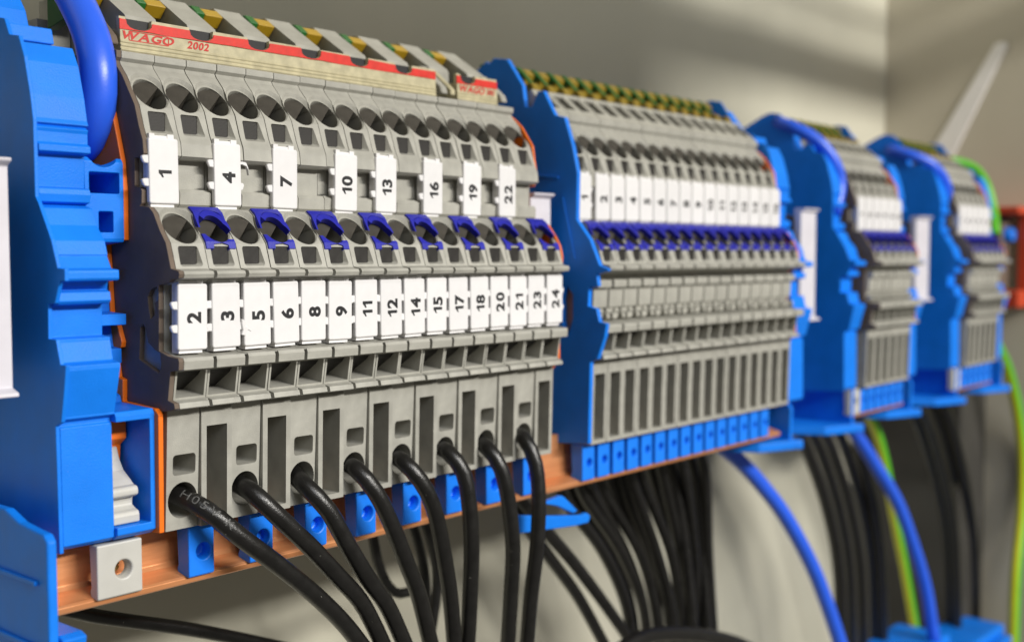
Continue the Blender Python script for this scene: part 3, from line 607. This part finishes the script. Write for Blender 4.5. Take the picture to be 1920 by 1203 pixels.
# ------------------------------------------------------------------ cables
CAB = json.loads('{"g1":[[[0.27,1.2,-3.3],[0.27,0.65,-3.3],[0.51,0.15,-3.52],[0.91,-0.06,-3.93],[1.52,-0.11,-4.44],[2.26,-0.04,-5.06],[2.95,0.08,-5.7],[3.6,0.2,-6.43]],[[1.31,1.2,-3.3],[1.31,0.65,-3.3],[1.27,0.15,-3.38],[1.57,-0.05,-3.75],[2.13,-0.12,-4.31],[2.65,-0.1,-4.84],[3.19,0.0,-5.36],[3.6,0.1,-5.92],[3.97,0.2,-6.5]],[[2.35,1.2,-3.3],[2.35,0.65,-3.3],[2.26,0.15,-3.45],[2.52,-0.05,-3.83],[2.83,-0.12,-4.39],[3.26,-0.1,-5.0],[3.75,0.0,-5.55],[4.17,0.1,-6.19],[4.48,0.2,-6.67]],[[3.39,1.2,-3.3],[3.39,0.65,-3.3],[3.27,0.15,-3.34],[3.48,-0.05,-3.7],[3.73,-0.12,-4.2],[4.07,-0.1,-4.87],[4.46,-0.0,-5.53],[4.82,0.1,-6.39],[5.04,0.2,-6.82]],[[4.43,1.2,-3.3],[4.43,0.65,-3.3],[4.28,0.15,-3.36],[4.47,-0.05,-3.67],[4.7,-0.12,-4.12],[4.94,-0.1,-4.86],[5.22,-0.0,-5.73],[5.42,0.1,-6.57],[5.54,0.2,-6.95]],[[5.470000000000001,1.2,-3.3],[5.470000000000001,0.65,-3.3],[5.34,0.15,-3.34],[5.5,-0.05,-3.69],[5.56,-0.12,-4.17],[5.65,-0.1,-5.0],[5.71,0.0,-6.0],[5.77,0.1,-6.66],[5.85,0.2,-7.04]],[[6.51,1.2,-3.3],[6.51,0.65,-3.3],[6.35,0.15,-3.41],[6.47,-0.05,-3.76],[6.59,-0.12,-4.34],[6.74,-0.1,-5.2],[6.8,0.0,-6.08],[6.84,0.1,-6.93],[6.91,0.2,-7.32]],[[7.550000000000001,1.2,-3.3],[7.550000000000001,0.65,-3.3],[7.35,0.15,-3.36],[7.43,-0.05,-3.8],[7.44,-0.12,-4.47],[7.41,-0.1,-5.33],[7.37,0.0,-6.21],[7.38,0.1,-7.07],[7.45,0.2,-7.46]]],"back":[[[[6.13,3.0,-4.81],[6.37,3.0,-5.89],[6.65,3.0,-6.45],[6.96,3.0,-6.67],[7.38,3.0,-6.63],[7.59,3.0,-6.24],[7.41,3.0,-5.56],[7.19,3.0,-5.1]],0.2],[[[7.0,2.8,-5.03],[7.29,2.8,-5.72],[7.46,2.8,-6.4],[7.5,2.8,-7.05],[7.53,2.8,-8.03]],0.2],[[[6.96,2.4,-4.97],[7.28,2.4,-5.76],[7.4,2.4,-6.31],[7.32,2.4,-6.93],[7.09,2.4,-7.83]],0.2],[[[0.06,3.2,-5.39],[0.49,3.2,-5.6],[1.23,3.2,-5.88],[2.22,3.2,-6.24],[3.29,3.2,-6.68],[4.58,3.2,-7.24]],0.23]],"g2":[[[9.09,2.2,-4.97],[9.86,2.2,-5.72],[10.76,2.2,-6.64],[11.73,2.2,-7.68],[12.86,2.2,-9.19]],[[9.19,2.0,-4.85],[10.24,2.0,-5.81],[11.36,2.0,-6.84],[12.57,2.0,-8.08],[13.77,2.0,-9.39]],[[10.64,2.08,-4.51],[11.06,2.11,-5.33],[12.53,2.15,-6.74],[13.55,2.19,-8.22],[13.93,2.23,-9.54]],[[11.8,2.7,-4.7],[12.36,2.83,-5.6],[13.99,2.95,-7.16],[15.02,3.08,-8.73],[15.54,3.2,-10.19]],[[11.57,2.24,-4.58],[12.03,2.29,-5.43],[13.5,2.33,-6.96],[14.51,2.37,-8.47],[14.89,2.42,-9.84]],[[11.43,1.86,-4.48],[12.35,2.24,-5.44],[14.1,2.62,-7.12],[15.5,3.01,-8.83],[16.39,3.39,-10.45]],[[12.75,2.56,-4.7],[13.09,2.49,-5.55],[14.43,2.43,-7.16],[15.04,2.36,-8.59],[15.23,2.29,-9.9]],[[13.04,2.48,-4.68],[13.75,2.68,-5.63],[15.29,2.88,-7.4],[16.22,3.08,-9.01],[16.83,3.28,-10.54]],[[13.23,2.33,-4.65],[13.91,2.5,-5.59],[15.26,2.67,-7.36],[16.35,2.84,-8.99],[16.91,3.01,-10.5]],[[13.41,2.17,-4.62],[13.84,2.16,-5.5],[14.77,2.15,-7.18],[15.4,2.14,-8.63],[15.65,2.13,-9.98]],[[13.95,2.26,-4.66],[14.48,2.31,-5.57],[15.7,2.35,-7.39],[16.26,2.4,-8.88],[16.6,2.45,-10.3]],[[14.98,2.66,-4.79],[15.69,2.81,-5.78],[16.93,2.97,-7.73],[17.69,3.12,-9.35],[18.21,3.27,-10.91]],[[14.91,2.32,-4.7],[15.52,2.4,-5.66],[16.39,2.48,-7.55],[16.93,2.56,-9.07],[17.3,2.65,-10.53]],[[15.75,2.58,-4.79],[16.06,2.45,-5.7],[16.38,2.32,-7.52],[16.47,2.19,-8.89],[16.48,2.06,-10.18]],[[15.21,1.94,-4.62],[16.06,2.15,-5.62],[16.9,2.37,-7.63],[17.36,2.59,-9.17],[17.94,2.8,-10.73]],[[17.05,2.8,-4.89],[17.39,2.67,-5.83],[17.57,2.55,-7.78],[17.57,2.42,-9.19],[17.56,2.29,-10.52]],[[16.83,2.36,-4.77],[17.4,2.37,-5.75],[17.62,2.39,-7.77],[17.82,2.4,-9.24],[18.04,2.41,-10.67]]],"cross":[[11.66,1.2,-8.77],[12.48,1.2,-8.63],[13.57,1.2,-8.75],[15.21,1.2,-9.19],[17.02,1.2,-9.85],[18.44,1.2,-10.57]],"g3":[[[22.0,2.2,-4.97],[23.09,2.28,-5.9],[24.54,2.35,-7.75],[25.63,2.43,-9.9],[26.14,2.5,-12.83]],[[24.11,2.8,-5.26],[25.22,2.88,-6.24],[26.68,2.95,-8.18],[27.78,3.02,-10.45],[28.31,3.1,-13.54]],[[23.52,2.1,-5.13],[24.58,2.18,-6.08],[25.98,2.25,-7.97],[27.04,2.33,-10.17],[27.57,2.4,-13.18]],[[25.62,2.6,-5.41],[26.69,2.68,-6.41],[28.1,2.75,-8.39],[29.16,2.82,-10.7],[29.7,2.9,-13.86]],[[26.14,2.3,-5.44],[27.07,2.37,-6.42],[28.28,2.45,-8.38],[29.21,2.52,-10.65],[29.72,2.6,-13.8]]],"g4":[[[30.96,2.4,-5.19],[32.38,2.47,-6.3],[34.27,2.55,-8.52],[35.71,2.62,-11.12],[36.5,2.7,-15.61]],[[30.9,2.0,-5.15],[32.23,2.07,-6.24],[33.99,2.15,-8.43],[35.35,2.22,-10.99],[36.12,2.3,-15.42]],[[33.79,2.6,-5.48],[35.08,2.68,-6.63],[36.79,2.75,-8.93],[38.11,2.82,-11.61],[38.9,2.9,-16.29]],[[33.77,2.2,-5.45],[35.05,2.27,-6.58],[36.74,2.35,-8.87],[38.05,2.43,-11.54],[38.85,2.5,-16.19]]],"blue":[[[[16.97,2.0,-4.68],[18.04,1.83,-5.33],[19.04,1.67,-6.12],[20.18,1.5,-7.2],[21.43,1.33,-8.72],[22.15,1.17,-10.0],[22.9,1.0,-11.56]],0.42],[[[24.46,2.0,-4.77],[25.53,1.87,-5.62],[26.67,1.73,-6.68],[28.2,1.6,-8.11],[29.3,1.47,-9.71],[30.12,1.33,-11.31],[30.7,1.2,-13.28]],0.42]],"gy":[[[[28.47,3.0,-5.09],[29.6,3.0,-5.94],[30.56,3.0,-7.36],[31.35,3.0,-9.19],[32.42,3.0,-11.34],[33.62,3.0,-14.01]],0.34],[[[35.88,1.2,-3.07],[37.48,1.13,-4.39],[38.68,1.07,-6.15],[39.27,1.0,-8.12],[39.08,0.93,-10.21],[38.33,0.87,-12.6],[38.01,0.8,-15.48]],0.42]],"top":[[[[-0.21,2.6,4.06],[-0.27,2.0,3.59],[-0.28,1.5,2.95],[-0.31,1.3,2.42],[-0.31,1.35,1.96],[-0.27,1.6,1.62],[-0.07,2.2,1.39],[0.06,2.8,1.17]],0.5],[[[21.46,2.6,3.73],[21.41,2.0,3.5],[21.68,1.48,3.16],[22.01,1.12,2.6],[22.22,1.0,1.94],[21.91,1.0,1.11]],0.36],[[[29.34,2.6,3.47],[29.29,1.85,3.25],[29.73,1.3,2.94],[30.25,1.0,2.35],[30.7,1.0,1.34]],0.36]],"topgy":[[34.46,3.0,3.45],[34.98,2.4,3.39],[35.35,1.84,3.15],[35.28,1.36,2.54],[35.19,1.04,1.55],[34.74,0.8,0.67]]}')
def spline(pts, step=0.18):
    P_ = [Vector(p) for p in pts]; P_ = [P_[0]*2-P_[1]]+P_+[P_[-1]*2-P_[-2]]
    out = []
    for i in range(1, len(P_)-2):
        a, b, c_, d = P_[i-1:i+3]; n = max(2, int((c_-b).length/step))
        for k in range(n):
            t = k/n
            out.append(0.5*((2*b)+(c_-a)*t+(2*a-5*b+4*c_-d)*t*t+(3*b-a-3*c_+d)*t**3))
    out.append(P_[-2]); return out
def sweep(path, r, n=16, a0=0.0, a1=2*math.pi, extra=0.0):
    """tube or part of a tube round the path, parallel-transported"""
    bm = bmesh.new(); t0 = (path[1]-path[0]).normalized()
    u = t0.cross(Vector((0, 0, 1))); u = u.normalized() if u.length > 1e-3 else Vector((1, 0, 0))
    rings = []; full = abs(a1-a0-2*math.pi) < 1e-6
    m = n if full else n+1
    for i, p in enumerate(path):
        t = (path[min(i+1, len(path)-1)]-path[max(i-1, 0)]).normalized()
        u = (u-t*u.dot(t)).normalized(); v = t.cross(u)
        ring = []
        for k in range(m):
            a = a0+(a1-a0)*k/n
            ring.append(bm.verts.new(p+(u*math.cos(a)+v*math.sin(a))*(r+extra)))
        rings.append(ring)
    for i in range(len(rings)-1):
        for k in range(n):
            f = bm.faces.new((rings[i][k], rings[i][(k+1) % m], rings[i+1][(k+1) % m], rings[i+1][k])); f.smooth = True
    if full:
        bm.faces.new(rings[0]); bm.faces.new(rings[-1][::-1])
    return bm
def cable(pts, dia, m, label, group=None, name='cable', jit=0.0):
    o = obj(name, newmesh(sweep(spline(pts), dia/2), 'cable', m)); return tag(o, label, 'cable', group)
for i, g in enumerate(CAB['g1']):
    lab = ['black cable printed H05V-K leaving the leftmost lower opening'] + ['thick black cable leaving the opening below tag %s' % WORDS[LOWNUM[2*k]] for k in range(1, 8)]
    cable(g, 0.275, M['black'], lab[i], 'thick black cables of the front row', 'black_cable')
# print on the first cable
path = spline(CAB['g1'][0], 0.05)
def cable_text(s, path, r, start, size, ang):
    me = text_mesh(s, M['print'], 0.0, 0.22).copy()
    tb = bmesh.new(); tb.from_mesh(me); bmesh.ops.triangulate(tb, faces=tb.faces)
    for _ in range(2): bmesh.ops.subdivide_edges(tb, edges=[e for e in tb.edges if e.calc_length() > 0.1], cuts=2)
    tb.to_mesh(me); tb.free()
    L = [0.0]
    for a, b in zip(path, path[1:]): L.append(L[-1]+(b-a).length)
    # frames
    camdir = (Vector(cam.location)-path[len(path)//3]).normalized()
    for v in me.vertices:
        d = start+v.co.x*size*1.15; k = max(0, min(len(path)-2, next((i for i in range(len(L)) if L[i] > d), len(L))-1))
        f = (d-L[k])/max(1e-6, L[k+1]-L[k]); p = path[k].lerp(path[k+1], f)
        t = (path[k+1]-path[k]).normalized(); side = Vector((-0.3, -0.85, 0.45)); e = (side-t*side.dot(t)).normalized(); up = e.cross(t)
        if up.z < 0: up = -up
        a = v.co.y*size/r+ang
        v.co = p+(e*math.cos(a)+up*math.sin(a))*(r+0.004)
    return me
parent = bpy.data.objects['black_cable']
obj('cable_print', cable_text('H05V-K', path, 0.1375, 1.18, 0.17, 0.0), parent)
for i, (pts, d) in enumerate(CAB['back']):
    lab = ['black cable bent into a loop behind the front cables', 'black cable hanging straight down behind the loop', 'second black cable hanging behind the fourth front cable', 'black cable lying low behind the copper bar at the bottom left'][i]
    cable(pts, d, M['black'], lab, None, 'black_cable')
n2 = len(CAB['g2'])
for i, pts in enumerate(CAB['g2']):
    if i < 2: lab = ['lower of two separate slanting black cables below the forked blue foot', 'upper of two separate slanting black cables below the forked blue foot'][i]
    elif i == n2-1: lab = 'rightmost black cable of the bundle under the second group'
    else: lab = '%s black cable from the left in the bundle under the second group' % ORD[i-2]
    cable(pts, 0.27, M['black'], lab, 'black cables bundled under the second group', 'black_cable')
cable(CAB['cross'], 0.36, M['black'], 'black cable crossing the bundle at the bottom edge of the photo', None, 'black_cable')
for k, word in (('g3', 'third'), ('g4', 'farthest')):
    for i, pts in enumerate(CAB[k]):
        cable(pts, 0.36, M['black'], '%s blurred black cable from the left under the %s group' % (ORD[i], word), 'black cables under the %s group' % word, 'black_cable')
for i, (pts, d) in enumerate(CAB['blue']):
    cable(pts, d, M['bluecable'], ['blurred blue cable curving down between the second and third groups', 'blurred blue cable hanging between the third and farthest groups'][i], None, 'blue_cable')
for i, (pts, d) in enumerate(CAB['top']):
    cable(pts, d, M['bluecable'], ['thick blue cable bending down into the big blue end stop at the left', 'blurred blue cable arching over to the third group', 'blurred blue cable arching over to the farthest group'][i], None, 'blue_cable')
def gycable(pts, d, label):
    p = spline(pts); t = empty('earth_cable', tuple(p[0]), label, 'cable')
    for m, a in ((M['brightyellow'], 0), (M['brightgreen'], math.pi)):
        bm = bmesh.new(); bm.free()
        tw = 0.9
        o = obj('yellow_stripe' if a == 0 else 'green_stripe', newmesh(sweep(p, d/2, 12, a+tw, a+math.pi+tw), 'stripe', m), t); o.location = -p[0]
for i, (pts, d) in enumerate(CAB['gy']):
    gycable(pts, d, ['blurred green and yellow earth cable behind the hanging blue cable', 'bright yellow and green earth cable at the right edge of the photo'][i])
gycable(CAB['topgy'], 0.34, 'lime green and yellow earth cable arching over the farthest group')

# ------------------------------------------------------------------ far red device, blue parts of the next rail down
t = empty('red_device', (36.6, 0, 0), 'blurred rust red switch frame at the right edge of the photo', 'device')
obj('top_bar', bake(box(0, 4.0, 0.55, 3.0, 1.45, 1.75), M['devred'], (), 0.06, 2, 'top_bar'), t)
obj('side_bar', bake(box(1.35, 4.0, 0.55, 1.0, -2.05, 1.44), M['devred'], (), 0.06, 2, 'side_bar'), t)
obj('bottom_bar', bake(box(0.3, 1.34, 0.6, 3.0, -2.05, -1.4), M['devred'], (), 0.06, 2, 'bottom_bar'), t)
obj('inner_body', bake(box(0.3, 1.30, 1.3, 3.0, -1.35, 1.40), M['dark'], (), 0.04, 1, 'inner_body'), t)
obj('blue_button', bake(tube((0.9, 1.3, 0.7), (0, -1, 0), 0.3, 0.25, 0.3), M['clampblue'], (), 0.03, 1, 'blue_button'), t)
o = obj('cable_duct', bake(box(36.6, 39.4, 2.5, 6.95, -40, -4.9), M['darksteel'], (), 0.1, 2, 'cable_duct'), None)  # box added only to darken the lower side wall
tag(o, 'dark blurred upright duct in the corner behind the farthest cables', 'cable duct')
t = empty('rail_part', (26.2, 1.0, -13.5), 'wide blurred blue housing of the next rail down, at the bottom right', 'housing')
obj('body', bake(box(-0.3, 5.6, 0, 2.0, -1.6, 0.25), M['blue'], (), 0.15, 3, 'body'), t)
obj('lip', bake(box(0.6, 5.3, -0.4, -0.003, -0.4, 0.0), M['blue'], (), 0.1, 2, 'lip'), t)
t = empty('rail_part', (33.4, 1.0, -14.6), 'small blurred blue housing at the bottom right corner', 'housing')
obj('body', bake(box(0, 4.2, 0, 2, -1.6, 0.3), M['blue'], (), 0.15, 3, 'body'), t)
obj('lip', bake(box(0.3, 3.8, -0.4, -0.003, -0.3, 0.0), M['blue'], (), 0.1, 2, 'lip'), t)

# ------------------------------------------------------------------ the setting: cabinet
def setting(name, bm, m, bevel=0.0):
    o = obj(name, bake(bm, m, (), bevel, 2, name), None); o['kind'] = 'structure'; return o
setting('cabinet_back_wall', box(-40, 39.5, 7.0, 7.4, -40, 30), M['wall'])
setting('cabinet_side_wall', box(39.5, 39.9, -1.5, 7.4, -40, 30), M['wall2'])
setting('cabinet_header', box(-40, 25.2, -10.4, -10.0, 9.9, 14.2), M['wall'])  # unseen panel, added to shade the upper back wall
setting('cabinet_crossbar', box(25.21, 42, -10.4, -10.0, 12.17, 13.9), M['wall'])  # unseen bar, its height set for the shade band it casts
setting('cabinet_upper_crossbar', box(25.21, 42, -10.4, -10.0, 14.75, 15.3), M['wall'])  # second unseen bar, added for another shade band higher up
setting('cabinet_stile', box(29.3, 30.9, -10.4, -10.0, 13.905, 14.745), M['wall'])  # unseen post, added to split the patch of light on the wall
o = obj('mounting_rail', bake(prism([(4.4, 1.8), (4.5, 1.8), (4.5, 1.2), (5.9, 1.2), (5.9, -1.0), (4.5, -1.0), (4.5, -1.6), (4.4, -1.6), (4.4, -0.9), (5.8, -0.9), (5.8, 1.1), (4.4, 1.1)], -4, 36), M['steel'], (), 0, 1, 'mounting_rail'), None)
tag(o, 'long steel mounting rail behind all the terminal blocks', 'rail')
t = obj('diagonal_strut', bake(prism([(5.35, 3.6), (4.2, 3.6), (2.0, 8.2), (2.15, 8.35), (2.5, 8.3)], -0.12, -0.01), M['paint'], (), 0.05, 2, 'diagonal_strut'), None)  # solid pale bar in place of a streak of light on the wall
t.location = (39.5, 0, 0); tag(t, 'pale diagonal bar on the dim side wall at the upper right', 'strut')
